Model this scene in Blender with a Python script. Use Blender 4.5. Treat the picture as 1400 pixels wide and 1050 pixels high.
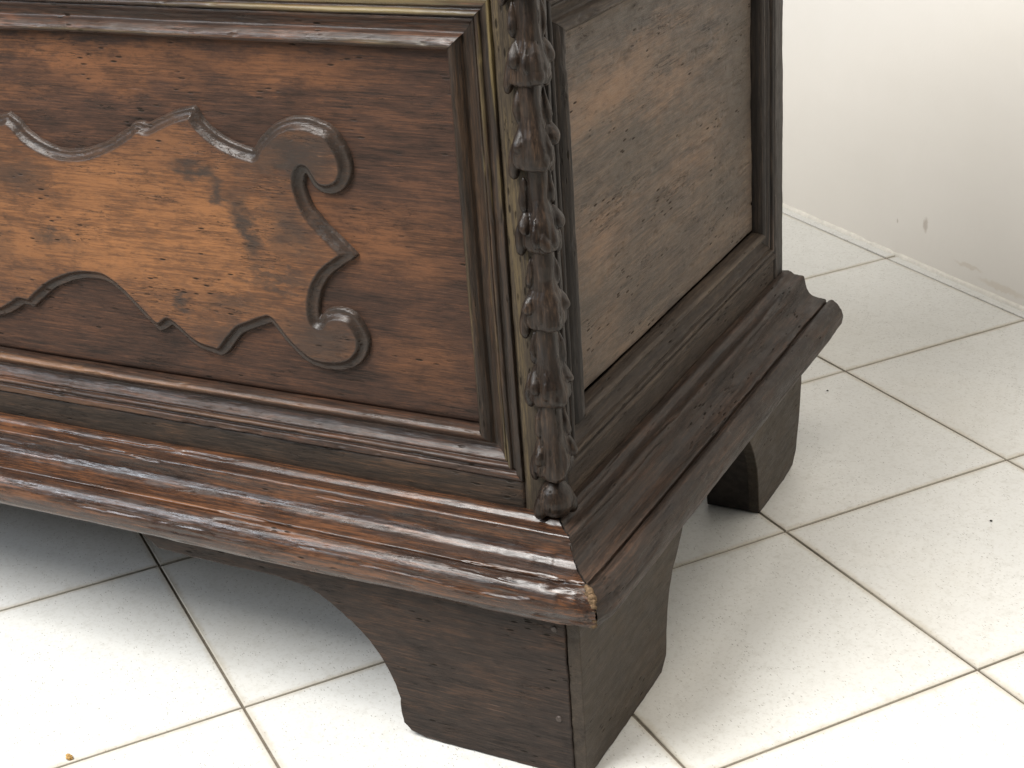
import bpy, bmesh, math, random
import numpy as np
from mathutils import Vector

# ------------------------------------------------------------------ scene, camera, light
S = bpy.context.scene
for o in list(bpy.data.objects): bpy.data.objects.remove(o)
C = bpy.data.collections.new('photo'); S.collection.children.link(C)
R = math.radians

cam = bpy.data.cameras.new('camera'); cam.sensor_width = 36.0; cam.lens = 56.885
cam.clip_start = 0.05; cam.clip_end = 60
co = bpy.data.objects.new('camera', cam); C.objects.link(co)
co.location = (0.49255, -0.99434, 0.86387)
co.rotation_euler = (1.147992, 0.067216, 0.467719)
S.camera = co

S.view_settings.view_transform = 'Standard'; S.view_settings.look = 'None'
S.view_settings.exposure = 0.0; S.view_settings.gamma = 1.0
S.view_settings.use_curve_mapping = False

W = bpy.data.worlds.new('World'); S.world = W; W.use_nodes = True
bg = W.node_tree.nodes['Background']
bg.inputs[0].default_value = (0.88, 0.94, 1.0, 1); bg.inputs[1].default_value = 0.09

def area_lamp(name, loc, target, sx, sy, power, col):
    l = bpy.data.lights.new(name, 'AREA'); l.shape = 'RECTANGLE'; l.size = sx; l.size_y = sy
    l.energy = power; l.color = col
    o = bpy.data.objects.new(name, l); C.objects.link(o); o.location = loc
    d = Vector(target) - Vector(loc); o.rotation_euler = d.to_track_quat('-Z', 'Y').to_euler()
    return o
# ceiling light panel above and in front of the chest, a weaker warm fill lamp added to brighten the wall
area_lamp('ceiling_lamp', (-0.85, -1.25, 2.6), (-0.25, 0.5, 0.1), 1.1, 1.5, 130, (1.0, 0.98, 0.945))
area_lamp('window_lamp', (-2.9, -2.3, 2.1), (-0.4, 0, 0.25), 0.9, 0.75, 54, (0.86, 0.92, 1.0))
area_lamp('wall_fill_lamp', (0.60, -0.40, 2.6), (0.45, 1.2, 0.3), 0.9, 0.9, 22, (1.0, 0.93, 0.84))  # added fill, no fixture of the room: lifts wall and right floor

# ------------------------------------------------------------------ noise
def _hash(i, j, k, seed):
    h = (i * 374761393 + j * 668265263 + k * 2147483647 + seed * 974634777) & 0xFFFFFFFF
    h = ((h ^ (h >> 13)) * 1274126177) & 0xFFFFFFFF
    h = (h ^ (h >> 16)) & 0xFFFFFFFF
    return h.astype(np.float64) / 4294967295.0 * 2 - 1
def vnoise(P, seed=0):
    P = np.asarray(P, float); I = np.floor(P).astype(np.int64); F = P - I
    F = F * F * F * (F * (F * 6 - 15) + 10); out = 0
    for a in (0, 1):
        for b in (0, 1):
            for c in (0, 1):
                w = (F[..., 0] if a else 1 - F[..., 0]) * (F[..., 1] if b else 1 - F[..., 1]) * (F[..., 2] if c else 1 - F[..., 2])
                out = out + w * _hash(I[..., 0] + a, I[..., 1] + b, I[..., 2] + c, seed)
    return out
def fbm(P, seed=0, oct=4):
    P = np.asarray(P, float); s = 0; a = 1; n = 0
    for o in range(oct):
        s = s + a * vnoise(P * 2 ** o + 17.3 * o, seed + o); n += a; a *= 0.5
    return s / n
def sstep(a, b, x):
    t = np.clip((x - a) / (b - a), 0, 1); return t * t * (3 - 2 * t)

# ------------------------------------------------------------------ mesh helpers
BASE = (-0.72, 0.30, 0.0)           # foot of the chest
def mesh(name, V, F, mat, wear=None, smooth=True):
    me = bpy.data.meshes.new(name)
    V = np.asarray(V, float)
    F = F.tolist() if isinstance(F, np.ndarray) else F
    me.from_pydata(V.tolist(), [], F); me.update()
    if wear is not None:
        at = me.attributes.new('wear', 'FLOAT', 'POINT'); at.data.foreach_set('value', np.asarray(wear, np.float32).ravel())
    if smooth: me.polygons.foreach_set('use_smooth', [True] * len(me.polygons))
    me.materials.append(mat)
    return me
def part(name, me, parent, off=BASE):
    o = bpy.data.objects.new(name, me); C.objects.link(o); o.parent = parent
    if parent is not None and off is not None: o.location = (-off[0], -off[1], -off[2])
    return o
def grid_faces(n, m, flip=False):
    i = np.arange(n - 1)[:, None]; j = np.arange(m - 1)[None, :]
    a = i * m + j
    f = np.stack([a, a + 1, a + m + 1, a + m], -1).reshape(-1, 4)
    return f[:, ::-1] if flip else f
def thing(name, label, cat, loc):
    o = bpy.data.objects.new(name, None); C.objects.link(o); o.location = loc
    o['label'] = label; o['category'] = cat; o.empty_display_size = 0.1
    return o

# ------------------------------------------------------------------ node helpers
class N:
    def __init__(s, name):
        s.m = bpy.data.materials.new(name); s.m.use_nodes = True; s.t = s.m.node_tree
        s.b = s.t.nodes['Principled BSDF']
    def n(s, typ, **kw):
        x = s.t.nodes.new(typ)
        for k, v in kw.items(): setattr(x, k, v)
        return x
    def l(s, a, b): s.t.links.new(a, b)
    def inp(s, node, key, v):
        if v is None: return
        if hasattr(v, 'is_output') or isinstance(v, bpy.types.NodeSocket): s.l(v, node.inputs[key])
        else: node.inputs[key].default_value = v
    def coord(s): return s.n('ShaderNodeTexCoord').outputs['Object']
    def mapping(s, v, scale=(1, 1, 1), loc=(0, 0, 0), rot=(0, 0, 0), typ='POINT'):
        m = s.n('ShaderNodeMapping', vector_type=typ); s.l(v, m.inputs[0])
        m.inputs['Location'].default_value = loc; m.inputs['Rotation'].default_value = rot; m.inputs['Scale'].default_value = scale
        return m.outputs[0]
    def noise(s, v, scale, detail=4, rough=0.55, dist=0.0, col=False):
        x = s.n('ShaderNodeTexNoise'); s.l(v, x.inputs['Vector'])
        x.inputs['Scale'].default_value = scale; x.inputs['Detail'].default_value = detail
        x.inputs['Roughness'].default_value = rough; x.inputs['Distortion'].default_value = dist
        return x.outputs['Color'] if col else x.outputs['Fac']
    def voro(s, v, scale, rand=1.0, feat='F1', out='Distance'):
        x = s.n('ShaderNodeTexVoronoi', feature=feat); s.l(v, x.inputs['Vector'])
        x.inputs['Scale'].default_value = scale; x.inputs['Randomness'].default_value = rand
        return x.outputs[out]
    def ramp(s, f, a, b, lo=0.0, hi=1.0):
        x = s.n('ShaderNodeMapRange', interpolation_type='SMOOTHSTEP'); s.l(f, x.inputs[0])
        for i, v in zip((1, 2, 3, 4), (a, b, lo, hi)): x.inputs[i].default_value = v
        return x.outputs[0]
    def math(s, op, a, b=None, c=None):
        x = s.n('ShaderNodeMath', operation=op)
        s.inp(x, 0, a); s.inp(x, 1, b); s.inp(x, 2, c)
        return x.outputs[0]
    def mix(s, f, a, b, blend='MIX'):
        x = s.n('ShaderNodeMix', data_type='RGBA', blend_type=blend)
        s.inp(x, 'Factor', f) if False else None
        if isinstance(f, (int, float)): x.inputs[0].default_value = f
        else: s.l(f, x.inputs[0])
        for i, v in ((6, a), (7, b)):
            if isinstance(v, tuple): x.inputs[i].default_value = (*v, 1) if len(v) == 3 else v
            else: s.l(v, x.inputs[i])
        return x.outputs[2]
    def bump(s, h, strength, dist, prev=None):
        x = s.n('ShaderNodeBump'); x.inputs['Strength'].default_value = strength; x.inputs['Distance'].default_value = dist
        s.l(h, x.inputs['Height'])
        if prev is not None: s.l(prev, x.inputs['Normal'])
        return x.outputs[0]
    def attr(s, name):
        x = s.n('ShaderNodeAttribute'); x.attribute_name = name; return x.outputs['Fac']

def stretch(axis, along, across):
    v = [across] * 3; v['xyz'.index(axis)] = along; return tuple(v)

def wood(name, axis='x', dark=(.03, .02, .014), mid=(.07, .04, .025), light=(.18, .085, .04), bias=0.5, patch=(9, 20),
         wearcol=(.30, .18, .07), wear=False, rough=(.30, .55), dark_patches=(), darkcol=(.035, .028, .024), pits=0.5, grime=(.02, .017, .014),
         relief=1.0, glows=(), glowcol=(.36, .17, .065), spec=0.5, dust=0.0, dustcol=(.25, .22, .18), band=None, cracks=.8):
    k = N(name); v = k.coord()
    # big patches of worn and dark finish, drawn out along the grain
    p1 = k.noise(k.mapping(v, stretch(axis, patch[0], patch[1])), 1.0, 6, 0.62, 0.6)
    p2 = k.noise(k.mapping(v, stretch(axis, patch[0] * 3.1, patch[1] * 4.5), (3, 7, 1)), 1.0, 5, 0.6, 0.3)
    fib = k.noise(k.mapping(v, stretch(axis, 22, 620), (1, 2, 3)), 1.0, 6, 0.65)
    fine = k.noise(k.mapping(v, stretch(axis, 95, 2200), (5, 1, 2)), 1.0, 3, 0.6)
    f = k.math('ADD', k.math('MULTIPLY', p1, 0.6), k.math('MULTIPLY', p2, 0.4))
    f = k.math('ADD', f, k.math('MULTIPLY', k.math('SUBTRACT', fib, 0.5), 0.75))
    f = k.math('ADD', f, k.math('MULTIPLY', k.math('SUBTRACT', fine, 0.5), 0.42))
    lo = 0.62 - bias * 0.25
    c = k.mix(k.ramp(f, lo - 0.20, lo), dark, mid)
    c = k.mix(k.ramp(f, lo, lo + 0.17), c, light)
    def blobs(lst):
        warp = k.n('ShaderNodeVectorMath', operation='MULTIPLY_ADD')
        nz = k.noise(k.mapping(v, stretch(axis, 24, 60)), 1.0, 8, 0.68, col=True)
        k.l(nz, warp.inputs[0]); warp.inputs[1].default_value = (.085, .085, .085)
        sub = k.n('ShaderNodeVectorMath', operation='SUBTRACT'); k.l(v, sub.inputs[0]); sub.inputs[1].default_value = (.0425, .0425, .0425)
        k.l(sub.outputs[0], warp.inputs[2]); vv = warp.outputs[0]; acc = None
        for (cx, cz, rx, rz, ang, st) in lst:
            if axis == 'x': m = k.mapping(vv, (rx, 50.0, rz), (cx, 0.04, cz), (0, R(ang), 0), 'TEXTURE')
            else: m = k.mapping(vv, (50.0, rx, rz), (-0.04, cx, cz), (R(-ang), 0, 0), 'TEXTURE')
            ln = k.n('ShaderNodeVectorMath', operation='LENGTH'); k.l(m, ln.inputs[0])
            e = k.ramp(ln.outputs['Value'], 1.6, 0.12, 0, st)
            acc = e if acc is None else k.math('MAXIMUM', acc, e)
        return acc
    if glows:
        g = blobs(glows)
        c = k.mix(k.math('MULTIPLY', g, k.ramp(f, 0.36, 0.60, 0.35, 1.0)), c, glowcol)
    if dark_patches:
        g = blobs(dark_patches)
        c = k.mix(k.math('MULTIPLY', g, k.ramp(fib, 0.25, 0.55, 0.72, 1.0)), c, darkcol)
    # fine mottling of the old finish, light scratches along the grain
    mot = k.noise(k.mapping(v, stretch(axis, 60, 150), (7, 7, 2)), 1.0, 8, 0.75)
    c = k.mix(k.ramp(mot, .48, .70, 0, .55), c, dark)
    scr = k.noise(k.mapping(v, stretch(axis, 30, 900), (2, 8, 6)), 1.0, 2, 0.5)
    scg = k.noise(k.mapping(v, stretch(axis, 14, 40), (5, 5, 5)), 1.0, 3, 0.6)
    c = k.mix(k.math('MULTIPLY', k.ramp(scr, .66, .74), k.ramp(scg, .52, .66, 0, .5)), c, tuple(min(1, q * 1.7 + .02) for q in light))
    # dark dashes and worm pits
    pv = k.voro(k.mapping(v, stretch(axis, 55, 210), (2, 5, 9)), 1.0)
    pm = k.noise(k.mapping(v, stretch(axis, 12, 22), (8, 3, 4)), 1.0, 3)
    pit = k.math('MULTIPLY', k.ramp(pv, 0.26, 0.12), k.ramp(pm, 0.62 - pits * 0.2, 0.70 - pits * 0.2))
    cn = k.noise(k.mapping(v, stretch(axis, 10, 190), (9, 4, 2)), 1.0, 4, 0.6, 0.8)
    crack = k.math('MULTIPLY', k.ramp(k.math('ABSOLUTE', k.math('SUBTRACT', cn, 0.5)), .012, .003), k.ramp(k.noise(k.mapping(v, stretch(axis, 16, 34), (2, 2, 9)), 1.0, 3), .54, .62))
    pit = k.math('MAXIMUM', pit, k.math('MULTIPLY', crack, cracks))
    c = k.mix(k.math('MULTIPLY', pit, 0.9), c, grime)
    if dust:
        dn = k.noise(k.mapping(v, stretch(axis, 25, 120), (4, 4, 1)), 1.0, 6, 0.7)
        c = k.mix(k.math('MULTIPLY', k.ramp(dn, 0.45, 0.75), dust), c, dustcol)
    if wear:
        w = k.attr('wear')
        wn = k.noise(k.mapping(v, stretch(axis, 9, 330), (6, 2, 7)), 1.0, 7, 0.72)
        wf = k.ramp(k.math('ADD', k.math('MULTIPLY', wn, 0.9), w), 0.78, 1.45, 0, .85)
        c = k.mix(wf, c, wearcol)
    if band: c = k.mix(k.math('MULTIPLY', k.attr('wear'), k.ramp(f, .30, .62, 1.0, .80)), c, band)
    k.l(c, k.b.inputs['Base Color'])
    rn = k.noise(k.mapping(v, stretch(axis, 40, 130), (1, 9, 5)), 1.0, 5, 0.65)
    rr = k.ramp(k.math('ADD', k.math('MULTIPLY', rn, 0.7), k.math('MULTIPLY', p1, 0.3)), 0.32, 0.68, rough[0], rough[1])
    if band: rr = k.math('MULTIPLY', rr, k.ramp(k.attr('wear'), 0, 1, 1.0, .66))
    k.l(k.math('MAXIMUM', rr, k.math('MULTIPLY', pit, .9)), k.b.inputs['Roughness'])
    k.l(k.math('MULTIPLY', k.math('SUBTRACT', 1.0, k.math('MULTIPLY', pit, .85)), spec), k.b.inputs['Specular IOR Level'])
    lump = k.noise(k.mapping(v, stretch(axis, 60, 190), (3, 3, 3)), 1.0, 5, 0.6)
    h = k.math('ADD', k.math('MULTIPLY', fib, 0.5), k.math('MULTIPLY', fine, 0.25))
    h = k.math('ADD', h, k.math('MULTIPLY', lump, 0.9))
    h = k.math('SUBTRACT', h, k.math('MULTIPLY', pit, 1.2))
    k.l(k.bump(h, 0.55 * relief, 0.0011), k.b.inputs['Normal'])
    return k.m

# ------------------------------------------------------------------ materials
X = (1, 0, 0)
cart_stains = [(-.253, .510, .050, .022, 0, .95), (-.3551, .4905, .024, .012, 20, .95), (-.330, .474, .022, .010, 48, .9), (-.306, .444, .012, .034, -12, .95),
               (-.524, .4137, .024, .011, 0, .8), (-.385, .3685, .010, .008, 0, .9), (-.333, .378, .030, .010, 0, .55), (-.285, .404, .040, .006, 0, .7),
               (-.268, .447, .018, .024, 0, .75), (-.557, .4713, .034, .018, 0, .6), (-.245, .350, .050, .026, 0, .75), (-.60, .40, .03, .02, 0, .4),
               (-.345, .3475, .030, .012, 0, .5)]
cart_glows = [(-.435, .420, .15, .055, 0, 1.0), (-.345, .43, .07, .06, 0, .9), (-.46, .47, .12, .03, 0, .7), (-.58, .42, .09, .04, 0, .7)]
M_cart = wood('worn_orange_walnut', 'x', (.034, .019, .013), (.078, .035, .018), (.145, .064, .028), .70, (10, 26), dark_patches=cart_stains, glows=cart_glows,
              glowcol=(.250, .108, .041), darkcol=(.030, .023, .019), rough=(.36, .55), pits=.45, relief=.8, spec=.30, band=(.030, .023, .019))
panel_glows = [(-.50, .585, .20, .012, 0, .9), (-.42, .575, .09, .02, 0, .8), (-.27, .58, .08, .018, 0, .8), (-.18, .44, .06, .03, 0, .75), (-.15, .34, .04, .03, 0, .5), (-.24, .47, .03, .012, 0, .6),
               (-.60, .55, .10, .01, 0, .6), (-.13, .45, .03, .015, 0, .6)]
M_panel = wood('brown_panel_walnut', 'x', (.021, .0135, .0105), (.050, .0265, .0180), (.092, .0435, .0250), .48, (8, 24), glows=panel_glows,
               glowcol=(.165, .071, .032), rough=(.42, .6), pits=.5, relief=.85, spec=.2)
M_frame_x = wood('frame_moulding_wood', 'x', (.017, .0115, .0095), (.042, .024, .0165), (.10, .046, .026), .47, (7, 60), wear=True, wearcol=(.22, .115, .058), rough=(.26, .50), pits=.4, relief=.7, spec=.38)
M_frame_top = wood('frame_moulding_wood_top', 'x', (.017, .0115, .0095), (.042, .024, .0165), (.10, .046, .026), .47, (7, 60), wear=True, wearcol=(.20, .155, .070), rough=(.26, .50), pits=.4, relief=.7, spec=.38)
M_frame_z = wood('frame_moulding_wood_upright', 'z', (.013, .010, .008), (.030, .020, .014), (.062, .036, .021), .42, (7, 60), wear=True, wearcol=(.185, .140, .062), rough=(.34, .55), pits=.5, spec=.3)
M_stile = wood('stile_wood', 'z', (.024, .019, .014), (.050, .038, .026), (.098, .073, .040), .54, (6, 170), rough=(.42, .62), pits=.7, spec=.2)
M_rail = wood('rail_wood', 'x', (.019, .015, .012), (.038, .027, .020), (.08, .046, .028), .42, (7, 40), rough=(.40, .58), pits=.7, spec=.22)
M_base_x = wood('base_moulding_wood', 'x', (.013, .0085, .007), (.040, .0205, .0130), (.125, .052, .0225), .52, (6, 60), wear=True, wearcol=(.27, .112, .038), rough=(.18, .40), pits=.2, relief=.45, spec=.55)
M_base_y = wood('side_base_moulding_wood', 'y', (.013, .010, .009), (.031, .022, .017), (.064, .038, .026), .46, (7, 46), wear=True, wearcol=(.12, .07, .046), rough=(.34, .55), pits=.45, dust=.2, dustcol=(.070, .054, .043), spec=.18)
side_glows = [(.20, .535, .10, .022, 0, .8), (.33, .50, .07, .020, 0, .8), (.17, .415, .07, .028, 0, .8), (.30, .56, .09, .014, 0, .6), (.40, .42, .08, .018, 0, .5), (.16, .34, .05, .02, 0, .4)]
side_dark_patches = [(.52, .48, .05, .10, 0, .7), (.30, .595, .25, .012, 0, .6), (.47, .38, .06, .05, 0, .5), (.24, .47, .06, .022, 0, .5), (.13, .36, .04, .05, 0, .4)]  # darker patches: right edge, along the top, lower left, mid panel
M_side = wood('dry_side_panel_walnut', 'y', (.040, .031, .025), (.086, .064, .048), (.140, .098, .068), .48, (4, 22), glows=side_glows, glowcol=(.205, .126, .078), dark_patches=side_dark_patches, darkcol=(.066, .054, .042), rough=(.42, .62), pits=.45, grime=(.030, .022, .018), relief=1.1, spec=.24, dust=.3, dustcol=(.128, .106, .084))
M_side_y = wood('side_frame_wood', 'y', (.020, .015, .012), (.040, .030, .023), (.074, .054, .039), .45, (6, 110), wear=True, wearcol=(.11, .084, .062), rough=(.45, .65), pits=.5, dust=.2, dustcol=(.085, .068, .054), spec=.15)
M_side_z = wood('side_frame_wood_upright', 'z', (.012, .010, .009), (.024, .019, .016), (.055, .040, .030), .40, (6, 110), wear=True, wearcol=(.13, .09, .065), rough=(.42, .6), pits=.4, spec=.3)
M_foot_x = wood('foot_wood', 'x', (.018, .014, .012), (.037, .027, .022), (.070, .042, .029), .43, (9, 26), rough=(.45, .65), pits=.6, relief=1.0, spec=.18)
M_foot_y = wood('side_foot_wood', 'y', (.028, .022, .0175), (.046, .036, .027), (.068, .051, .037), .5, (10, 30), rough=(.48, .68), pits=.4, relief=.8, spec=.22, dust=.3, dustcol=(.085, .07, .055))
M_husk = wood('carved_corner_wood', 'z', (.010, .0072, .006), (.022, .0150, .0110), (.054, .034, .022), .42, (20, 60), rough=(.24, .46), pits=.3, relief=.8, spec=.28)

def simple(name, col, rough=.6, var=.3, scale=120, spec=.4, bump=.3, metallic=0):
    k = N(name); v = k.coord(); n = k.noise(v, scale, 5, .65)
    a = tuple(c * (1 - var) for c in col); b = tuple(min(1, c * (1 + var)) for c in col)
    k.l(k.mix(k.ramp(n, .3, .7), a, b), k.b.inputs['Base Color'])
    k.b.inputs['Roughness'].default_value = rough; k.b.inputs['Specular IOR Level'].default_value = spec
    k.b.inputs['Metallic'].default_value = metallic
    k.l(k.bump(n, bump, .001), k.b.inputs['Normal'])
    return k.m
M_putty = simple('ochre_filler', (.15, .10, .058), .85, .5, 420, .15, 1.0)
M_nail = simple('old_nail_iron', (.055, .042, .036), .5, .4, 400, .5, .4, .3)
M_core = simple('dark_inner_wood', (.028, .022, .018), .8, .4, 90)
M_crumb = simple('dry_crumb', (.45, .27, .09), .7, .6, 300)
M_speck = simple('dark_speck', (.03, .025, .02), .8, .3, 300)

def tile_mat():
    k = N('speckled_white_tile'); v = k.coord()
    oi = k.n('ShaderNodeObjectInfo'); rnd = oi.outputs['Random']
    cl = k.noise(v, 5.5, 5, .6)
    c = k.mix(k.ramp(cl, .35, .7), (.685, .685, .662), (.75, .75, .727))
    c = k.mix(k.math('MULTIPLY', rnd, .35), c, (.69, .685, .64))
    fl = k.noise(v, 210, 4, .7)
    c = k.mix(k.ramp(fl, .50, .66, 0, .45), c, (.54, .525, .48))
    f2 = k.noise(v, 60, 6, .75)
    c = k.mix(k.ramp(f2, .48, .70, 0, .45), c, (.55, .54, .50))
    # short dark flecks lying every way
    def flecks(scale, ang, th, dens, col, amt, cc):
        m = k.mapping(v, (1, 2.6, 1), (ang, ang * 2, 0), (0, 0, ang))
        d = k.voro(m, scale); gate = k.noise(v, scale * .45, 2)
        return k.mix(k.math('MULTIPLY', k.math('MULTIPLY', k.ramp(d, th, th * .4), k.ramp(gate, dens, dens + .06)), amt), cc, col)
    c = flecks(120, .6, .20, .50, (.27, .25, .22), .85, c)
    c = flecks(150, 2.1, .22, .50, (.30, .28, .25), .85, c)
    c = flecks(60, 1.2, .10, .56, (.16, .14, .12), .8, c)
    dirt = k.noise(v, 2.4, 6, .65)
    c = k.mix(k.ramp(dirt, .48, .72, 0, .32), c, (.56, .53, .46))
    sx = k.n('ShaderNodeSeparateXYZ'); k.l(v, sx.inputs[0])
    ed = k.math('MAXIMUM', k.math('ABSOLUTE', sx.outputs[0]), k.math('ABSOLUTE', sx.outputs[1]))
    dn = k.noise(v, 45, 5, .7)
    c = k.mix(k.math('MULTIPLY', k.ramp(k.math('ADD', ed, k.math('MULTIPLY', dn, .012)),   .1470, .1555), .48), c, (.43, .36, .25))
    k.l(c, k.b.inputs['Base Color'])
    k.b.inputs['Roughness'].default_value = .48; k.b.inputs['Specular IOR Level'].default_value = .35
    k.l(k.bump(fl, .12, .0006), k.b.inputs['Normal'])
    return k.m
M_tile = tile_mat()
def grout_mat():
    k = N('grey_grout'); v = k.coord(); n = k.noise(v, 9, 5, .65); n2 = k.noise(v, 300, 3)
    c = k.mix(k.ramp(n, .35, .65), (.13, .108, .080), (.25, .22, .175))
    c = k.mix(k.ramp(n2, .4, .7, 0, .5), c, (.10, .08, .06))
    k.l(c, k.b.inputs['Base Color']); k.b.inputs['Roughness'].default_value = .9
    k.l(k.bump(n2, .5, .001), k.b.inputs['Normal']); return k.m
M_grout = grout_mat()
def wall_mat():
    k = N('cream_wall_paint'); v = k.coord()
    n = k.noise(v, 3.0, 5, .6); n2 = k.noise(v, 160, 4, .6)
    c = k.mix(k.ramp(n, .3, .7), (.84, .805, .750), (.87, .835, .785))
    # scuffs near the floor (local x along the wall, z up)
    def scuff(cx, cz, rx, rz, st, cc, col):
        nz = k.noise(v, 70, 5, .65, col=True)
        w = k.n('ShaderNodeVectorMath', operation='MULTIPLY_ADD'); k.l(nz, w.inputs[0]); w.inputs[1].default_value = (.016, 0, .016)
        k.l(v, w.inputs[2])
        m = k.mapping(w.outputs[0], (rx, 50, rz), (cx + .008, 0, cz + .008), (0, 0, 0), 'TEXTURE')
        ln = k.n('ShaderNodeVectorMath', operation='LENGTH'); k.l(m, ln.inputs[0])
        return k.mix(k.ramp(ln.outputs['Value'], 1.2, .5, 0, st), cc, col)
    c = scuff(.335, .066, .006, .013, .55, c, (.45, .38, .32))
    c = scuff(.27, .055, .003, .003, .5, c, (.40, .34, .28))
    c = scuff(.43, .030, .030, .004, .35, c, (.62, .53, .42))
    c = scuff(.50, .018, .05, .006, .35, c, (.66, .57, .45))
    k.l(c, k.b.inputs['Base Color']); k.b.inputs['Roughness'].default_value = .65; k.b.inputs['Specular IOR Level'].default_value = .3
    k.l(k.bump(k.math('ADD', k.math('MULTIPLY', n2, .4), k.noise(v, 25, 4)), .22, .0022), k.b.inputs['Normal'])
    return k.m
M_wall = wall_mat()
M_bead = simple('white_sealant', (.80, .77, .70), .7, .08, 90, .3, .6)

# ------------------------------------------------------------------ floor
TA = -0.647539; TO = (0.023832, 0.449888); TS = 0.30
ca, sa = math.cos(TA), math.sin(TA)
def tpt(u, v): return (TO[0] + TS * (u * ca - v * sa), TO[1] + TS * (u * sa + v * ca))
WP = (-0.29767, 1.47009)                                     # a point on the foot of the wall
wn = (-sa, ca)                                               # wall normal direction (away from the room)
def wall_dist(x, y): return (x - WP[0]) * wn[0] + (y - WP[1]) * wn[1]

V = [(-4, -4, -.0019), (4, -4, -.0019), (4, 4, -.0019), (-4, 4, -.0019)]
floor = part('floor', mesh('floor', V, [(0, 1, 2, 3)], M_grout, smooth=False), None)
floor['kind'] = 'structure'; floor['label'] = 'white speckled tile floor with brown grout joints'
def tile_mesh(w, d, g=0.00145, e=0.0009, t=0.006):
    hx, hy = w / 2 - g, d / 2 - g; V = []
    for (ix, z) in ((0, -t), (0, -e * .9), (e * .35, -e * .25), (e, 0)):
        for sx, sy in ((-1, -1), (1, -1), (1, 1), (-1, 1)): V.append((sx * (hx - ix), sy * (hy - ix), z))
    F = []
    for r in range(3):
        for q in range(4): F.append((r * 4 + q, r * 4 + (q + 1) % 4, r * 4 + 4 + (q + 1) % 4, r * 4 + 4 + q))
    F.append((12, 13, 14, 15))
    return V, F
tv, tf = tile_mesh(TS, TS)
tile_me = mesh('tile', tv, tf, M_tile, smooth=False)
rng = random.Random(5)
far = ([], [])
for u in range(-12, 13):
    for v in range(-12, 13):
        cx, cy = tpt(u + .5, v + .5)
        depth = TS
        if wall_dist(cx, cy) > TS * .5 - .012: continue
        me = tile_me; o_cut = 0
        if wall_dist(cx, cy) > -TS * .5:                      # cut course along the wall
            top = -wall_dist(cx, cy) + .0012                   # room left from the tile's middle to the wall
            d2 = TS / 2 + top
            if d2 < .012: continue
            vv, ff = tile_mesh(TS, d2); me = mesh('tile', vv, ff, M_tile, smooth=False); o_cut = (d2 - TS) / 2
        near = -1.15 < cx < 1.1 and -0.75 < cy < 1.9
        px, py = cx + wn[0] * o_cut, cy + wn[1] * o_cut
        if near:
            o = part('tile', me, floor, None); o.location = (px, py, rng.uniform(-.0004, .0002))
            o.rotation_euler = (rng.uniform(-.0012, .0012), rng.uniform(-.0012, .0012), TA + rng.uniform(-.0012, .0012))
        else:
            b = len(far[0])
            for w in me.vertices: far[0].append((px + w.co.x * ca - w.co.y * sa, py + w.co.x * sa + w.co.y * ca, w.co.z))
            for p in me.polygons: far[1].append(tuple(b + q for q in p.vertices))
o = part('tile_field', mesh('tile_field', far[0], far[1], M_tile, smooth=False), floor, None); o['kind'] = 'stuff'

# ------------------------------------------------------------------ wall
nx = 240; nz = 60
def wall_obj():
    bm_v = [(-2.2, 0, -.02), (3.0, 0, -.02), (3.0, 0, 2.6), (-2.2, 0, 2.6), (-2.2, .12, -.02), (3.0, .12, -.02), (3.0, .12, 2.6), (-2.2, .12, 2.6)]
    F = [(0, 1, 2, 3), (5, 4, 7, 6), (4, 0, 3, 7), (1, 5, 6, 2), (3, 2, 6, 7)]
    w = part('wall', mesh('wall', bm_v, F, M_wall, smooth=False), None)
    w.location = (WP[0], WP[1], 0); w.rotation_euler = (0, 0, TA)
    w['kind'] = 'structure'; w['label'] = 'cream painted wall with scuffs near the floor'
    # narrow uneven white bead along the floor
    n = 900; xs = np.linspace(-.6, 2.0, n); V = []
    a = .0056 + .0008 * fbm(np.stack([xs * 18, xs * 0, xs * 0], -1), 3) + .0006 * fbm(np.stack([xs * 90, xs * 0, xs * 0], -1), 9)
    a = a * (1 - .5 * sstep(.28, .5, fbm(np.stack([xs * 26, xs * 0 + 4, xs * 0], -1), 21)))
    for i in range(n):
        V += [(xs[i], 0.001, a[i] * .95), (xs[i], -a[i] * .35, a[i] * .8), (xs[i], -a[i] * .62, a[i] * .35), (xs[i], -a[i] * .75, -.002)]
    part('sealant_bead', mesh('sealant_bead', V, grid_faces(n, 4, True), M_bead), w, None)
wall_obj()

# ------------------------------------------------------------------ the chest
chest = thing('wooden_chest', 'dark carved walnut chest on bracket feet standing on the white tiled floor', 'chest', BASE)
XM = -0.72                                                   # middle of the front
DR, DP = -0.036, -0.046                                      # rail face and panel face, measured out from the foot plane
XR, XLF, ZB, ZT = -0.103, 2 * XM + 0.103, 0.291, 0.602       # front panel opening
YL, YR = 0.104, 0.556                                        # side panel opening
YE = 0.622                                                   # back end
ZTOP = 0.690
def front(a, b, c): return np.stack([a, -c, b], -1)          # a along, b up, c out
def side(a, b, c): return np.stack([c, a, b], -1)

def resample(P, step, smooth=2):
    P = np.asarray(P, float); d = np.r_[0, np.cumsum(np.hypot(*(P[1:, :2] - P[:-1, :2]).T))]
    n = max(4, int(d[-1] / step)); t = np.linspace(0, d[-1], n)
    Q = np.stack([np.interp(t, d, P[:, i]) for i in range(P.shape[1])], -1)
    for _ in range(smooth):
        Q[1:-1] = Q[:-2] * .25 + Q[1:-1] * .5 + Q[2:] * .25
    return Q

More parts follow.
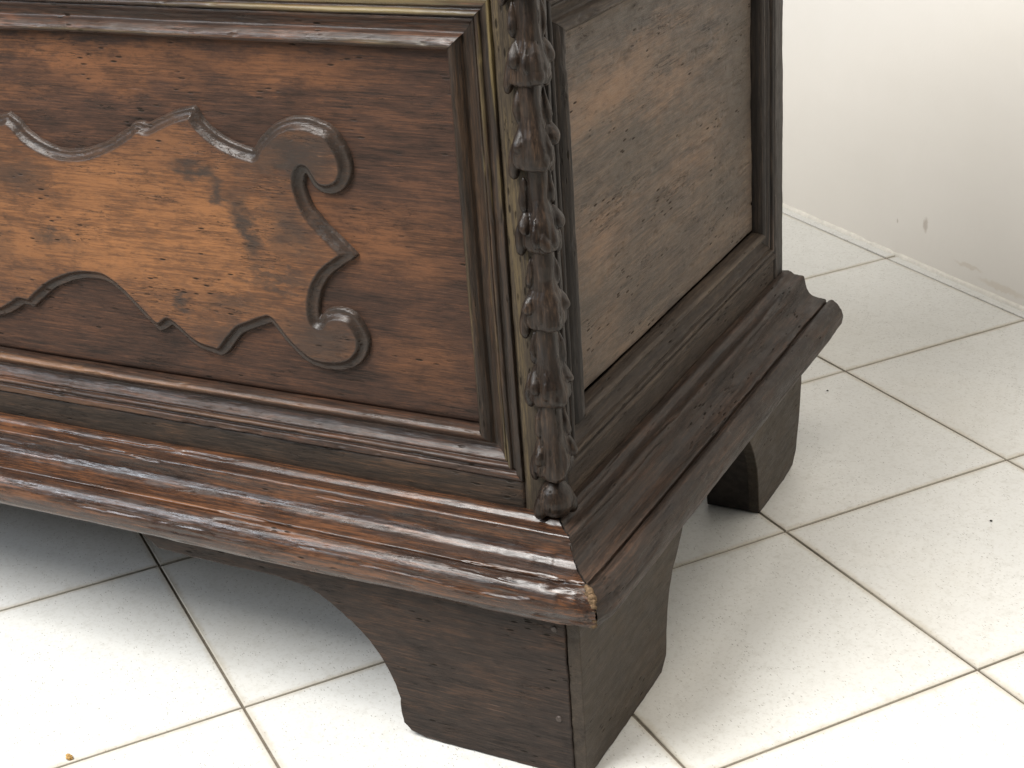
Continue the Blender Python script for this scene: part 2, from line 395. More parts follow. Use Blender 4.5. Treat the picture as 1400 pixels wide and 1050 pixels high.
# profile of the panel frame: s out from the panel edge, h above the panel, wear
FRAME = [(-.0005, -.003, 0), (0, .004, .1), (.0012, .0088, .35), (.0040, .0112, .55), (.0070, .0102, .30), (.0105, .0068, 0), (.0125, .0032, -.1), (.0140, .0026, -.2),
         (.0165, .0034, -.15), (.0200, .0052, -.1), (.0235, .0088, 0), (.0248, .0090, .1), (.0252, .0078, -.1), (.0262, .0078, -.1), (.0268, .0112, .5), (.0285, .0124, .6), (.0305, .0112, .4),
         (.0310, .0092, -.1), (.0330, .0088, -.2), (.0338, .0112, .2), (.0375, .0120, .35), (.0396, .0118, .6), (.0400, .0095, .1), (.0402, .0070, 0)]
def frame_piece(name, which, box, view, base, mat, seed, wear_gain=1.0, step=.0022, cut=None):
    x0, x1, z0, z1 = box
    P = resample(FRAME, .00055, 2); s, h, w = P.T; m = len(s)
    L = (z1 - z0) if which in 'LR' else (x1 - x0)
    n = int(L / step); t = np.linspace(0, 1, n)[:, None]
    sg, hg = np.broadcast_to(s, (n, m)), np.broadcast_to(h, (n, m))
    if which == 'R': a = x1 + sg; b = (z0 - sg) + t * ((z1 + sg) - (z0 - sg))
    if which == 'L': a = x0 - sg; b = (z0 - sg) + t * ((z1 + sg) - (z0 - sg))
    if which == 'B': b = z0 - sg; a = (x0 - sg) + t * ((x1 + sg) - (x0 - sg))
    if which == 'T': b = z1 + sg; a = (x0 - sg) + t * ((x1 + sg) - (x0 - sg))
    al = (b if which in 'LR' else a)
    Q = np.stack([al * 22, sg * 120, np.full_like(al, seed * 3.1)], -1)
    low = fbm(Q, seed, 3); fin = fbm(Q * np.array([6, 3, 1]), seed + 5, 3)
    chip = sstep(.42, .62, fbm(np.stack([al * 55, sg * 160, np.full_like(al, seed)], -1), seed + 11, 3))
    hh = hg + .0007 * low + .00022 * fin - chip * .0009 * sstep(.006, .011, hg)
    tw = .0007 * fbm(np.stack([al * 9, sg * 30, np.full_like(al, seed + .5)], -1), seed + 2, 2)
    if which in 'LR': a = a + tw
    else: b = b + tw
    wr = (w * wear_gain * (np.where(s > .016, .45, 1) if which in 'BT' else np.where(s < .016, .25, .35)) + (.26 * sstep(.018, .024, s) if which == 'R' else .34 * sstep(.022, .028, s) if mat is M_frame_top else 0) + ((.26 * sstep(.40, .56, b) - .10 + .5 * fbm(np.stack([al * 22, sg * 420, np.full_like(al, 2.)], -1), 77, 4)) * (s > .020) if which == 'R' else 0) + .08 * chip + .62 * fbm(np.stack([al * 4.5, sg * 90, np.full_like(al, seed)], -1), seed + 7, 5))
    V = view(a, b, base + hh).reshape(-1, 3)
    flip = which in 'RB'
    if view is side: flip = flip
    F = grid_faces(n, m, flip)
    if cut is not None:                                       # nothing
        pass
    return part(name, mesh(name, V, F, mat, wr), chest)

def slab(name, a0, a1, b0, b1, c, depth, view, mat, seed, step=.003, amp=.0005, parent=None, edge=.0015, gouge=0):
    n = max(3, int((a1 - a0) / step)); m = max(3, int((b1 - b0) / step))
    A, B = np.meshgrid(np.linspace(a0, a1, n), np.linspace(b0, b1, m), indexing='ij')
    d = np.minimum(np.minimum(A - a0, a1 - A), np.minimum(B - b0, b1 - B))
    z = c + amp * fbm(np.stack([A * 16, B * 40, A * 0 + seed], -1), seed, 4) - edge * (1 - sstep(0, edge * 1.6, d)) ** 2
    if gouge:                                                 # worm-eaten, torn grain
        Q = np.stack([A * 17, B * 105, A * 0 + seed], -1); g1 = fbm(Q, seed + 30, 4)
        Q2 = np.stack([A * 48, B * 230, A * 0 + seed], -1); g2 = fbm(Q2, seed + 31, 3)
        gate = sstep(-.1, .3, fbm(np.stack([A * 9, B * 12, A * 0], -1), seed + 32, 2))
        gw = np.maximum(sstep(.36, .56, g1), .8 * sstep(.40, .58, g2)) * (.10 + .90 * gate)
        z = z - gouge * gw
    V = view(A, B, z).reshape(-1, 3)
    F = grid_faces(n, m).tolist()
    ring = [i * m for i in range(n)] + [(n - 1) * m + j for j in range(1, m)] + [i * m + m - 1 for i in range(n - 2, -1, -1)] + [j for j in range(m - 2, 0, -1)]
    Vb = view(A, B, np.full_like(A, c - depth)).reshape(-1, 3)[ring]
    k = len(V); r = len(ring)
    for i in range(r): F.append((ring[i], ring[(i + 1) % r], k + (i + 1) % r, k + i))
    me = mesh(name, np.vstack([V, Vb]), F, mat)
    bm = bmesh.new(); bm.from_mesh(me); bmesh.ops.recalc_face_normals(bm, faces=bm.faces[:]); bm.to_mesh(me); bm.free()
    return part(name, me, parent or chest)

# panels
slab('front_panel', XLF - .004, XR + .004, ZB + .0012, ZT + .004, DP, .012, front, M_panel, 3, .0028, .0006)
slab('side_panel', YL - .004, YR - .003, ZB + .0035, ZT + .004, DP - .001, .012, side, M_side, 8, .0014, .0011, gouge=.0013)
# frames
fb = (XLF, XR, ZB, ZT)
frame_piece('panel_moulding', 'T', fb, front, DP, M_frame_top, 1, 1.0)
frame_piece('panel_moulding', 'B', fb, front, DP, M_frame_x, 2, 1.0)
frame_piece('panel_moulding', 'R', fb, front, DP, M_frame_z, 3, 1.15)
frame_piece('panel_moulding', 'L', fb, front, DP, M_frame_z, 4, 1.0)
sb = (YL, YR, ZB, ZT)
frame_piece('side_panel_moulding', 'B', sb, side, DP, M_side_y, 5, .8)
frame_piece('side_panel_moulding', 'T', sb, side, DP, M_side_y, 6, .8)
frame_piece('side_panel_moulding', 'R', sb, side, DP, M_side_z, 7, .8)
frame_piece('side_panel_moulding', 'L', sb, side, DP, M_side_z, 8, .8)
# rails and stiles
g = .0398
slab('bottom_rail', XLF - g, XR + g, .222, ZB - g, DR, .03, front, M_rail, 11, .003, .0007)
slab('top_rail', XLF - g, XR + g, ZT + g, ZTOP, DR, .03, front, M_rail, 12, .004, .0006)
slab('front_stile', XR + g, DR - .001, .222, ZTOP, DR, .02, front, M_stile, 13, .002, .0007)
slab('front_stile', 2 * XM - DR, XLF - g, .222, ZTOP, DR, .02, front, M_stile, 14, .004, .0007)
slab('side_bottom_rail', YL - g, YR + g, .222, ZB - g, DR - .0012, .03, side, M_side_y, 15, .003, .0007)
slab('side_top_rail', YL - g, YR + g, ZT + g, ZTOP, DR - .0012, .03, side, M_side_y, 16, .004, .0006)
slab('side_stile', .038, YL - g, .222, ZTOP, DR, .02, side, M_side_z, 17, .002, .0007)
slab('side_stile', YR + g, YE, .222, ZTOP, DR, .03, side, M_side_z, 18, .002, .0007)

def box(name, lo, hi, mat, bev=.003):
    bm = bmesh.new(); bmesh.ops.create_cube(bm, size=1)
    for v in bm.verts: v.co = Vector([(lo[i] + hi[i]) / 2 + v.co[i] * (hi[i] - lo[i]) for i in range(3)])
    bmesh.ops.bevel(bm, geom=bm.edges[:], offset=bev, segments=2, profile=.6, affect='EDGES')
    me = bpy.data.meshes.new(name); bm.to_mesh(me); bm.free(); me.materials.append(mat)
    return part(name, me, chest)
XBL = 2 * XM - DR
box('back_board', (XBL + .004, YE - .022, .165), (DR - .030, YE - .004, ZTOP), M_core)
box('bottom_board', (XBL + .03, .062, .165), (DR - .03, YE - .024, .185), M_core)
box('left_side_board', (XBL, .058, .222), (XBL + .022, YE - .002, ZTOP), M_stile)
box('lid', (XBL - .022, .014, ZTOP + .002), (DR + .022, YE, ZTOP + .03), M_rail, .006)

# ------------------------------------------------------------------ cartouche
OUT = [(-0.72, 0.5005, 0), (-0.672, 0.5030, 0), (-0.6255, 0.5085, 0), (-0.5973, 0.5140, 0), (-0.5681, 0.5241, 0), (-0.5551, 0.5279, 1), (-0.5449, 0.5209, 0), (-0.5347, 0.511, 0), (-0.5135, 0.5011, 0), (-0.4901, 0.4981, 0), (-0.4657, 0.5024, 0), (-0.4406, 0.5125, 0), (-0.4214, 0.5227, 1), (-0.4162, 0.5271, 0), (-0.4087, 0.5292, 0), (-0.4005, 0.5278, 0), (-0.3871, 0.533, 0), (-0.3706, 0.5395, 0), (-0.3516, 0.5443, 0), (-0.3474, 0.5427, 1), (-0.3409, 0.5333, 0), (-0.3305, 0.5249, 0), (-0.319, 0.5186, 0), (-0.3051, 0.514, 0), (-0.2948, 0.5119, 1), (-0.2872, 0.5216, 0), (-0.2755, 0.5318, 0), (-0.2653, 0.5378, 0), (-0.2535, 0.5416, 0), (-0.2394, 0.5426, 0), (-0.228, 0.5401, 0), (-0.2156, 0.535, 0), (-0.2068, 0.5237, 0), (-0.2022, 0.5121, 0), (-0.2014, 0.5019, 0), (-0.2055, 0.4909, 0), (-0.2137, 0.4833, 0), (-0.2243, 0.48, 0), (-0.2333, 0.4811, 0), (-0.2397, 0.4855, 0), (-0.2431, 0.4914, 0), (-0.2454, 0.4955, 1), (-0.2473, 0.4923, 0), (-0.2482, 0.4855, 0), (-0.2466, 0.477, 0), (-0.2424, 0.4661, 0), (-0.2351, 0.4574, 0), (-0.2245, 0.4471, 0), (-0.2137, 0.4381, 0), (-0.205, 0.4292, 1), (-0.2111, 0.4251, 0), (-0.2222, 0.4182, 0), (-0.2346, 0.4085, 0), (-0.2434, 0.3966, 0), (-0.2482, 0.3849, 0), (-0.2495, 0.3755, 0), (-0.2492, 0.3703, 1), (-0.244, 0.3762, 0), (-0.2356, 0.3798, 0), (-0.2253, 0.3807, 0), (-0.215, 0.3777, 0), (-0.2082, 0.3694, 0), (-0.2031, 0.3584, 0), (-0.2045, 0.3467, 0), (-0.21, 0.3367, 0), (-0.2193, 0.3287, 0), (-0.2328, 0.3235, 0), (-0.2476, 0.3228, 0), (-0.2623, 0.3242, 0), (-0.2727, 0.3296, 0), (-0.282, 0.3379, 0), (-0.2917, 0.3489, 0), (-0.3001, 0.3587, 1), (-0.3164, 0.352, 0), (-0.3305, 0.3454, 0), (-0.3407, 0.3358, 0), (-0.3513, 0.324, 0), (-0.3592, 0.3194, 1), (-0.3676, 0.3218, 0), (-0.3807, 0.3243, 0), (-0.3918, 0.3299, 0), (-0.4023, 0.3385, 0), (-0.4096, 0.3432, 1), (-0.4171, 0.338, 0), (-0.4242, 0.335, 1), (-0.4376, 0.3468, 0), (-0.4501, 0.3588, 0), (-0.462, 0.3694, 0), (-0.4746, 0.3771, 0), (-0.4886, 0.3787, 0), (-0.5061, 0.3765, 0), (-0.5248, 0.3702, 0), (-0.5414, 0.3626, 0), (-0.5562, 0.3522, 0), (-0.5696, 0.3415, 1), (-0.5818, 0.3427, 1), (-0.6029, 0.3313, 0), (-0.6198, 0.3263, 0), (-0.6501, 0.3173, 0), (-0.685, 0.3121, 0), (-0.72, 0.3105, 0)]
def spline(pts, sub=5):
    out = []; n = len(pts)
    for i in range(n - 1):
        p1, p2 = np.array(pts[i][:2]), np.array(pts[i + 1][:2])
        p0 = np.array(pts[i - 1][:2]) if i > 0 and not pts[i][2] else p1 - (p2 - p1)
        p3 = np.array(pts[i + 2][:2]) if i + 2 < n and not pts[i + 1][2] else p2 + (p2 - p1)
        for q in range(sub):
            t = q / sub
            out.append(.5 * (2 * p1 + (p2 - p0) * t + (2 * p0 - 5 * p1 + 4 * p2 - p3) * t * t + (3 * p1 - p0 - 3 * p2 + p3) * t ** 3))
    out.append(np.array(pts[-1][:2])); return np.array(out)
def cartouche():
    O = spline(OUT); step = .00105
    xs = np.arange(-.72, -.194, step); zs = np.arange(.298, .556, step)
    X, Z = np.meshgrid(xs, zs, indexing='ij')
    Xw = X + .0006 * fbm(np.stack([X * 60, Z * 60, X * 0], -1), 31, 2); Zw = Z + .0006 * fbm(np.stack([X * 60, Z * 60, X * 0 + 9], -1), 37, 2)
    pts = np.stack([Xw.ravel(), Zw.ravel()], -1)
    best = np.full(len(pts), 1e9); inside = np.zeros(len(pts), bool)
    poly = np.vstack([O]); B2 = np.roll(poly, -1, 0)
    for i in range(len(poly)):
        a, b = poly[i], B2[i]
        if (a[1] > b[1]) != (b[1] > a[1]) or a[1] != b[1]:
            cond = (a[1] > pts[:, 1]) != (b[1] > pts[:, 1])
            with np.errstate(divide='ignore', invalid='ignore'):
                xi = (b[0] - a[0]) * (pts[:, 1] - a[1]) / (b[1] - a[1] + 1e-15) + a[0]
            inside ^= cond & (pts[:, 0] < xi)
        if i == len(poly) - 1: continue                       # the cut at the mirror line is no edge
        d = b - a; L = d @ d
        if L < 1e-14: continue
        t = np.clip(((pts - a) @ d) / L, 0, 1); e = pts - a - t[:, None] * d
        best = np.minimum(best, (e * e).sum(1))
    sd = np.sqrt(best) * np.where(inside, 1, -1); sd = sd.reshape(X.shape)
    prof = np.interp(sd * 1.12, [-.004, -.0012, -.0002, .0006, .0016, .0030, .0045, .0060, .0075, .0088, .0096, .0104, .0120, .02],
                         [-.004, -.0016, .0012, .0037, .0040, .0039, .0041, .0047, .0058, .0073, .0083, .0086, .0084, .0084])
    tool = fbm(np.stack([X * 90, Z * 90, X * 0 + 2], -1), 41, 3)
    h = prof + .0005 * tool * sstep(0, .002, sd) + .0004 * fbm(np.stack([X * 12, Z * 60, X * 0], -1), 43, 3)
    V = front(X, Z, DP + h).reshape(-1, 3)
    n, m = X.shape; F = grid_faces(n, m)
    keep = (sd.reshape(-1)[F] > -.0022).any(1); F = F[keep]
    used = np.unique(F); remap = np.full(len(V), -1); remap[used] = np.arange(len(used)); V = V[used]; F = remap[F]
    # the same carving mirrored over the middle of the front
    V2 = V.copy(); V2[:, 0] = 2 * XM - V2[:, 0]; F2 = F[:, ::-1] + len(V)
    band = (1 - sstep(.0085, .0105, sd)).reshape(-1)[used]
    return part('cartouche', mesh('cartouche', np.vstack([V, V2]), np.vstack([F, F2]), M_cart, np.r_[band, band]), chest)
cartouche()

# ------------------------------------------------------------------ base moulding
BASEP = [(-.040, .2255, 0), (-.031, .2265, .1), (-.0285, .2262, .35), (-.0265, .2245, .2), (-.0245, .2222, -.1), (-.0200, .2216, -.1), (-.0150, .2218, .3), (-.0128, .2208, .5), (-.0120, .2180, .1), (-.0112, .2130, -.2),
         (-.0098, .2075, -.2), (-.0070, .2025, -.1), (-.0025, .1990, .1), (.0030, .1975, .15), (.0085, .1970, .25), (.0122, .1962, .6), (.0126, .1940, .2), (.0122, .1915, -.2), (.0138, .1928, -.2), (.0150, .1958, .0), (.0180, .1972, .15), (.0215, .1968, .2), (.0250, .1947, .25), (.0280, .1912, .25), (.0304, .1866, .25), (.0319, .1812, .2), (.0323, .1755, .1), (.0313, .1702, .05), (.0286, .1656, .1), (.0240, .1625, .2), (.0185, .1606, .3), (.0130, .1600, .1), (-.020, .1600, 0)]
def base_piece(name, which, mat, seed):
    P = resample(BASEP, .0008, 1); d, z, w = P.T; m = len(d); step = .0016
    L0, L1 = ((2 * XM), 0.0) if which == 'front' else (0.0, YE + .003)
    n = int((L1 - L0) / step); t = np.linspace(0, 1, n)[:, None]
    dg, zg = np.broadcast_to(d, (n, m)), np.broadcast_to(z, (n, m))
    gap = .0006 + .0016 * np.abs(fbm(np.stack([d * 260, z * 260, d * 0 + seed], -1), seed + 60, 3))
    ins0 = .0065 * sstep(.008, .026, d); dend = d - ins0       # the corner is worn round
    if which == 'front': a = (L0 - dg) + t * ((L1 + dend - gap) - (L0 - dg))
    else: a = (L0 - dend + gap) + t * (L1 + .0016 * fbm(np.stack([d * 180, z * 180, d * 0], -1), 71, 3) - (L0 - dend + gap))
    tx = np.gradient(d); tz = np.gradient(z); ln = np.hypot(tx, tz); nd, nz_ = -tz / ln * -1, tx / ln * -1
    nd, nz_ = -tz / ln, tx / ln                               # outward normal of the profile
    arc = np.broadcast_to(np.cumsum(ln), (n, m))
    Q = np.stack([a * 11, arc * 32, a * 0 + seed], -1)
    low = fbm(Q, seed, 3); fin = fbm(np.stack([a * 110, arc * 420, a * 0], -1), seed + 4, 3)
    chipf = fbm(np.stack([a * 13, arc * 170, a * 0 + 3], -1), seed + 9, 5)
    convex = np.interp(d, [-.04, -.032, -.029, -.0255, -.0245, -.018, -.014, -.012, -.0105, .009, .0122, .0131, .016, .02, .04], [0, .3, 1, .6, 0, .2, 1, .8, 0, .2, 1, 0, .3, .5, .5])
    under = sstep(.170, .160, zg) * sstep(.0, .012, dg)
    chip = sstep(.20, .42, chipf) * convex
    endw = sstep(.10, 0, (L1 - a if which == 'front' else a))  # wear grows to the mitre
    off = .0009 * low + .00012 * fin - .0015 * chip * (1 + 1.2 * endw) - .0022 * under * sstep(-.1, .5, fbm(np.stack([a * 9, a * 0, a * 0 + 7], -1), seed + 13, 4))
    off = off - .0008 * endw * sstep(.0, .4, fbm(np.stack([a * 60, arc * 60, a * 0], -1), seed + 15, 3))
    e = np.abs((L1 + dend if which == 'front' else L0 - dend) - a)
    rnd = ins0 * np.clip(1 - e / .032, 0, 1) ** 2
    dd, zz = dg + nd * off - rnd, zg + nz_ * off
    wr = w + .2 * chip + .35 * fbm(np.stack([a * 5, arc * 60, a * 0], -1), seed + 17, 5) - .12
    if which == 'front': V = np.stack([a, -dd, zz], -1)
    else: V = np.stack([dd, a, zz], -1)
    me = mesh(name, V.reshape(-1, 3), grid_faces(n, m, which == 'front'), mat, wr)
    o = part(name, me, chest)
    # end cap where the moulding is cut off at the back
    if which == 'side':
        ring = V[-1]; Vc = [tuple(p) for p in ring] + [(-.04, YE, .160)]
        bm = bmesh.new(); vs = [bm.verts.new(p) for p in Vc]; bm.faces.new(vs)
        bmesh.ops.triangulate(bm, faces=bm.faces[:])
        mc = bpy.data.meshes.new('moulding_end'); bm.to_mesh(mc); bm.free(); mc.materials.append(mat)
        e = part('moulding_end', mc, o, None)
    return o
base_piece('base_moulding', 'front', M_base_x, 101)
base_piece('side_base_moulding', 'side', M_base_y, 131)
# ochre filler showing in the open mitre
def blob(V, F, c, r, sq, seed):
    bm = bmesh.new(); bmesh.ops.create_icosphere(bm, subdivisions=3, radius=1)
    P = np.array([v.co[:] for v in bm.verts]); k = 1 + .55 * fbm(P * 2.2 + seed, seed, 4)
    P = P * k[:, None] * np.array(sq) * r + np.array(c); b = len(V)
    V.extend(P.tolist()); F.extend([tuple(b + v.index for v in f.verts) for f in bm.faces]); bm.free()
V, F = [], []
q = [(.0150, .1960, .0016), (.0175, .1968, .0022), (.0195, .1962, .0028), (.0213, .1946, .0031), (.0228, .1922, .0031), (.0240, .1892, .0028), (.0248, .1855, .0022), (.0254, .1815, .0017), (.0250, .1730, .0018), (.0240, .1690, .0026), (.0205, .1652, .0026)]
for i, (d, z, r) in enumerate(q): blob(V, F, (d - .0022 - .0009 * (i % 2), -d + .0010, z), r, (1.25, .65, 1.0), i + 3)
part('filler', mesh('filler', V, F, M_putty), chest)
for i, (y, z, d, r) in enumerate([(-.010, .1630, .0180, .0026), (-.0175, .1655, .0205, .0020), (.2545, .1655, .0236, .0022)]):
    V, F = [], []; blob(V, F, (d, y, z), r, (.7, 1.2, .8), i + 40); part('filler', mesh('filler', V, F, M_putty), chest)
# mitre core so that no light shows through the crack
mc = [(d - .004 - .0065 * float(sstep(.008, .026, np.array(d))), -(d - .004 - .0065 * float(sstep(.008, .026, np.array(d)))), z - (.002 if z > .19 else -.002)) for d, z, w in BASEP[:-1]] + [(-.03, .03, .161)]
bm = bmesh.new(); A = [bm.verts.new((p[0] - .003, p[1] - .000, p[2])) for p in mc]; bm.faces.new(A)
r = bmesh.ops.extrude_face_region(bm, geom=bm.faces[:]); bmesh.ops.translate(bm, verts=[x for x in r['geom'] if isinstance(x, bmesh.types.BMVert)], vec=(.003, .003, 0))
bmesh.ops.recalc_face_normals(bm, faces=bm.faces[:]); me = bpy.data.meshes.new('mitre_core'); bm.to_mesh(me); bm.free(); me.materials.append(M_core)
part('mitre_core', me, chest)

# ------------------------------------------------------------------ bracket feet
def rough_outline(P, step=.004, amp=.0009, seed=1, fixed=()):
    P = [np.array(p, float) for p in P]; out = []
    for i in range(len(P)):
        a, b = P[i], P[(i + 1) % len(P)]; L = np.linalg.norm(b - a); n = max(1, int(L / step))
        for q in range(n): out.append(a + (b - a) * q / n)
    out = np.array(out)
    j = np.stack([fbm(np.stack([out[:, 0] * 130, out[:, 1] * 130, out[:, 0] * 0 + s], -1), seed + s, 3) for s in (0, 5)], -1) * amp
    return out + j
def board(name, outline, c0, c1, view, mat, bevel=.0012, taper=None):
    """a board cut to an outline (a along, b up) between the depths c0 (back) and c1 (front)"""
    bm = bmesh.new(); n = len(outline)
    O = np.array(outline)
    fr = [bm.verts.new(p) for p in view(O[:, 0], O[:, 1], np.full(n, c1))]
    bk = [bm.verts.new(p) for p in view(O[:, 0], O[:, 1], np.full(n, c0))]
    f1 = bm.faces.new(fr); f2 = bm.faces.new(bk[::-1])
    for i in range(n): bm.faces.new((fr[i], fr[(i + 1) % n], bk[(i + 1) % n], bk[i]))
    bmesh.ops.recalc_face_normals(bm, faces=bm.faces[:])
    if bevel:
        es = [e for e in f1.edges]
        bmesh.ops.bevel(bm, geom=es, offset=bevel, segments=2, profile=.5, affect='EDGES')
    bmesh.ops.triangulate(bm, faces=[f for f in bm.faces if len(f.verts) > 4])
    if taper:
        for v in bm.verts: v.co = taper(v.co)
    me = bpy.data.meshes.new(name); bm.to_mesh(me); bm.free(); me.materials.append(mat)
    return part(name, me, chest)
FY = .008                                                     # the front bracket stands this far before the plane of the side
ff = [(-.0115, .0035), (-.0125, .163), (-.4470, .163), (-.4468, .1566), (-.4398, .1495), (-.4315, .1441), (-.4257, .1391), (-.4106, .1391), (-.3942, .1378), (-.3403, .1374), (-.2928, .1368), (-.2790, .1356), (-.2624, .1325), (-.2510, .1280),
      (-.2396, .1213), (-.2290, .1140), (-.2203, .107), (-.2120, .1000), (-.2041, .0920), (-.195, .0795), (-.1866, .0635), (-.1812, .0500), (-.1788, .0380), (-.1788, .0240), (-.1775, .0120), (-.1700, .0050), (-.1560, .0012), (-.10, .0002), (-.04, .0002), (-.018, .0010)]
board('front_bracket', rough_outline(ff, seed=3), -.016, FY, front, M_foot_x)
ffl = [(2 * XM - a, b) for a, b in ff]
board('front_bracket', rough_outline(ffl, seed=9), -.016, FY, front, M_foot_x)
sf = [(-.0062, .004), (-.0060, .163), (YE - .012, .163), (.6105, .140), (.6100, .108), (.6075, .060), (.6010, .018), (.5900, .004), (.56, .0005), (.49, .0005), (.4745, .0020), (.4720, .0130), (.4670, .0430), (.4620, .0620), (.4540, .0790), (.4430, .0960), (.4310, .1110), (.4150, .1240), (.400, .1330), (.385, .1385),
      (.370, .1400), (.330, .1402), (.280, .1402), (.2450, .1400), (.2345, .1380), (.2240, .1262), (.2090, .1075), (.1933, .0914), (.1850, .0760), (.1782, .0571), (.1748, .0400), (.1739, .0240), (.1713, .0136), (.1595, .0012), (.0951, .0002), (.05, .0002), (.012, .0006)]
def lean(c):
    k = float(sstep(.22, .46, np.array(c.y))); return Vector((c.x - .010 * k - .004 * k * max(0, (.1 - c.z) / .1), c.y, c.z))
board('side_bracket', rough_outline(sf, seed=5), -.0112, 0.0, side, M_foot_y, .0010, lean)
# the thick block that backs the rear foot, and the one in the front corner
rb = [(.4760, .0010), (.4738, .0130), (.4688, .0430), (.4640, .0620), (.4560, .0790), (.4450, .0960), (.4330, .1110), (.4170, .1240), (.402, .1330), (.388, .160), (.6060, .160), (.6070, .110), (.604, .060), (.598, .018), (.588, .002)]
board('rear_foot_block', rough_outline(rb, seed=15), -.060, -.0115, side, M_core, 0, lean)
cb = [(.016, .001), (.016, .160), (.170, .160), (.172, .05), (.165, .001)]
box('front_foot_block', (-.055, .015, .001), (-.0125, .060, .160), M_core)

def nail(x, z):
    bm = bmesh.new(); bmesh.ops.create_cone(bm, cap_ends=True, segments=18, radius1=.0032, radius2=.0024, depth=.0012)
    bmesh.ops.rotate(bm, verts=bm.verts, matrix=__import__('mathutils').Matrix.Rotation(R(90), 3, 'X'))
    bmesh.ops.translate(bm, verts=bm.verts, vec=(x, -FY - .0004, z))
    me = bpy.data.meshes.new('nail'); bm.to_mesh(me); bm.free(); me.materials.append(M_nail)
    part('nail', me, chest)
nail(-.0215, .1455); nail(-.0225, .0570)

# ------------------------------------------------------------------ carved husks on the corner
def tear(V, F, c, L, r, tilt=(0, 0), sq=1.0, fat=.75, seed=0):
    """a carved drop hanging point up; c = middle in corner coordinates (t across, n out, z)"""
    bm = bmesh.new(); bmesh.ops.create_icosphere(bm, subdivisions=3, radius=1)
    P = np.array([v.co[:] for v in bm.verts]); u = (1 - P[:, 2]) / 2
    k = .30 + .70 * np.clip(u, 0, 1) ** fat
    X = P[:, 0] * r * k * sq + tilt[0] * P[:, 2] * L; Y = P[:, 1] * r * k + tilt[1] * P[:, 2] * L; Z = P[:, 2] * L
    b = len(V); V.extend(np.stack([c[0] + X, c[1] + Y, c[2] + Z], -1).tolist()); F.extend([tuple(b + v.index for v in f.verts) for f in bm.faces]); bm.free()
def bell(V, F, z0, z1, c, rs, seed, n=48):
    prof = [(0, .56), (0.02, .60), (.22, .63), (.40, .66), (.52, .76), (.62, .90), (.72, 1.00), (.82, 1.06), (.90, 1.06), (.95, .96), (.975, .78), (.965, .55), (.955, .0)]
    b = len(V); m = len(prof)
    for i, (u, r) in enumerate(prof):
        for j in range(n):
            a = 2 * math.pi * j / n
            fl = 1 + (.13 * math.cos(3 * a - math.pi / 2 * 3) + .035 * math.cos(11 * a + seed)) * min(1, r) * (1 if u > .3 else .4)
            V.append((c[0] + rs * r * fl * math.cos(a), c[1] + rs * r * fl * math.sin(a), z0 + (z1 - z0) * u))
    for i in range(m - 1):
        for j in range(n): F.append((b + i * n + j, b + i * n + (j + 1) % n, b + (i + 1) * n + (j + 1) % n, b + (i + 1) * n + j))
    F.append(tuple(b + j for j in range(n - 1, -1, -1)))
NC = -0.0494
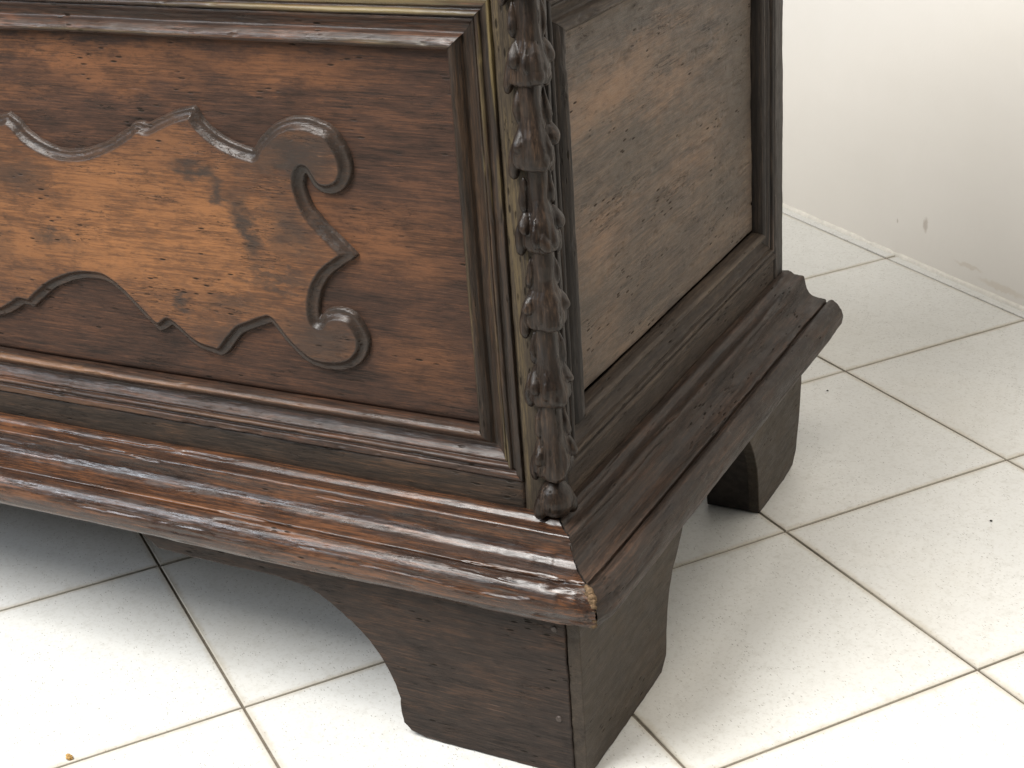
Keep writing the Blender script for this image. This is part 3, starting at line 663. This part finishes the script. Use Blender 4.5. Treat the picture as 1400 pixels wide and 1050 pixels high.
def husk(z0, z1, t0, seed, last=False):
    r = random.Random(seed); V, F = [], []; H = z0 - z1; J = lambda s: r.uniform(-s, s)
    bell(V, F, z0 + H * .10, z1 - H * .02, (t0 + J(.0012), NC + .0022), .0134 * (1 + J(.10)), seed)
    # the middle leaf that lies on the bell
    tear(V, F, (t0 + .0005 + J(.001), NC + .0145, z1 + H * .20), H * .15, .0052 + J(.0006), (0, -.22), 1.2, .5)
    for s in (-1, 1):
        w = .0012 if s > 0 else 0.0                          # the far side is carved wider
        # upper drop, notch, then the lower plumper drop, and the thin outer leaf on the stile
        tear(V, F, (t0 + s * .0100 + w, NC + .000 + J(.001), z1 + H * .74 + J(.003)), H * .22, .0046 + J(.0008), (s * -.06, -.04), 1.0, .55)
        tear(V, F, (t0 + s * .0118 + w, NC + .0022 + J(.001), z1 + H * .36 + J(.003)), H * .145, .0066 + w * .5 + J(.0008), (s * -.16, -.22), 1.0, .45)
        tear(V, F, (t0 + s * .0060, NC + .0115 + J(.001), z1 + H * .30 + J(.003)), H * .19, .0048 + J(.0006), (s * -.10, -.16), 1.0, .6)
        tear(V, F, (t0 + s * .0128 + w, NC - .0075, z1 + H * .14 + J(.003)), H * .24, .0056, (s * -.06, .02), 1.0, .5)
    c = 2 ** -.5
    Q = np.array(V); t, nn, z = Q.T
    P = np.stack([(t + nn) * c, (t - nn) * c, z], -1)         # corner axes to chest axes
    P = P + .0012 * np.stack([fbm(P * 130 + i * 7, seed + i, 3) for i in range(3)], -1) + .0017 * np.stack([fbm(P * 42 + i * 5, seed + 50 + i, 2) for i in range(3)], -1)
    me = mesh('husk', P, F, M_husk)
    o = part('husk', me, chest)
    m = o.modifiers.new('fuse', 'REMESH'); m.mode = 'VOXEL'; m.voxel_size = .00065; m.use_smooth_shade = True
    m = o.modifiers.new('soften', 'SMOOTH'); m.factor = .5; m.iterations = 1
lips = [.6440, .5813, .5185, .4529, .3911, .3267, .2629]
for i in range(len(lips) - 1): husk(lips[i], lips[i + 1], .0006, 20 + i)
husk(.704, .6440, .0006, 19)
V, F = [], []
tear(V, F, (.0, NC + .001, .243), .0175, .0165, (0, 0), 1.0, .2)
for s in (-1, 1): tear(V, F, (s * .0115, NC + .000, .238), .013, .0075, (s * -.2, 0), 1, .3)
Q = np.array(V); t, nn, z = Q.T; c = 2 ** -.5
P = np.stack([(t + nn) * c, (t - nn) * c, np.maximum(z, .2262)], -1)
o = part('finial', mesh('finial', P, F, M_husk), chest)
m = o.modifiers.new('fuse', 'REMESH'); m.mode = 'VOXEL'; m.voxel_size = .00065; m.use_smooth_shade = True
m = o.modifiers.new('soften', 'SMOOTH'); m.factor = .5; m.iterations = 1
# solid corner behind the carving
box('corner_post', (-.066, .0375, .2225), (-.0375, .066, ZTOP), M_core, .002)

# ------------------------------------------------------------------ crumbs on the floor
def crumb(name, label, cat, loc, r, mat, seed, sq=(1, .7, .5), lumps=3):
    V, F = [], []; rr = random.Random(seed)
    for i in range(lumps): blob(V, F, (rr.uniform(-1, 1) * r * .8, rr.uniform(-1, 1) * r * .5, r * .42), r * rr.uniform(.55, .9), sq, seed + i)
    V = np.array(V); V[:, 2] = np.maximum(V[:, 2], 0.0)
    o = part(name, mesh(name, V, F, mat), None); o.location = loc
    o['label'] = label; o['category'] = cat
crumb('crumb', 'small tan dried crumb lying on a grout joint before the chest', 'crumb', (-.4377, -.1501, .0002), .0045, M_crumb, 7)
crumb('grit', 'tiny dark speck of grit on the tile at the far right', 'grit', (.2180, .5425, .0002), .0018, M_speck, 11, lumps=1)
crumb('grit', 'tiny dark speck of grit on the tile between chest and wall', 'grit', (-.0365, .8030, .0002), .0017, M_speck, 13, lumps=1)
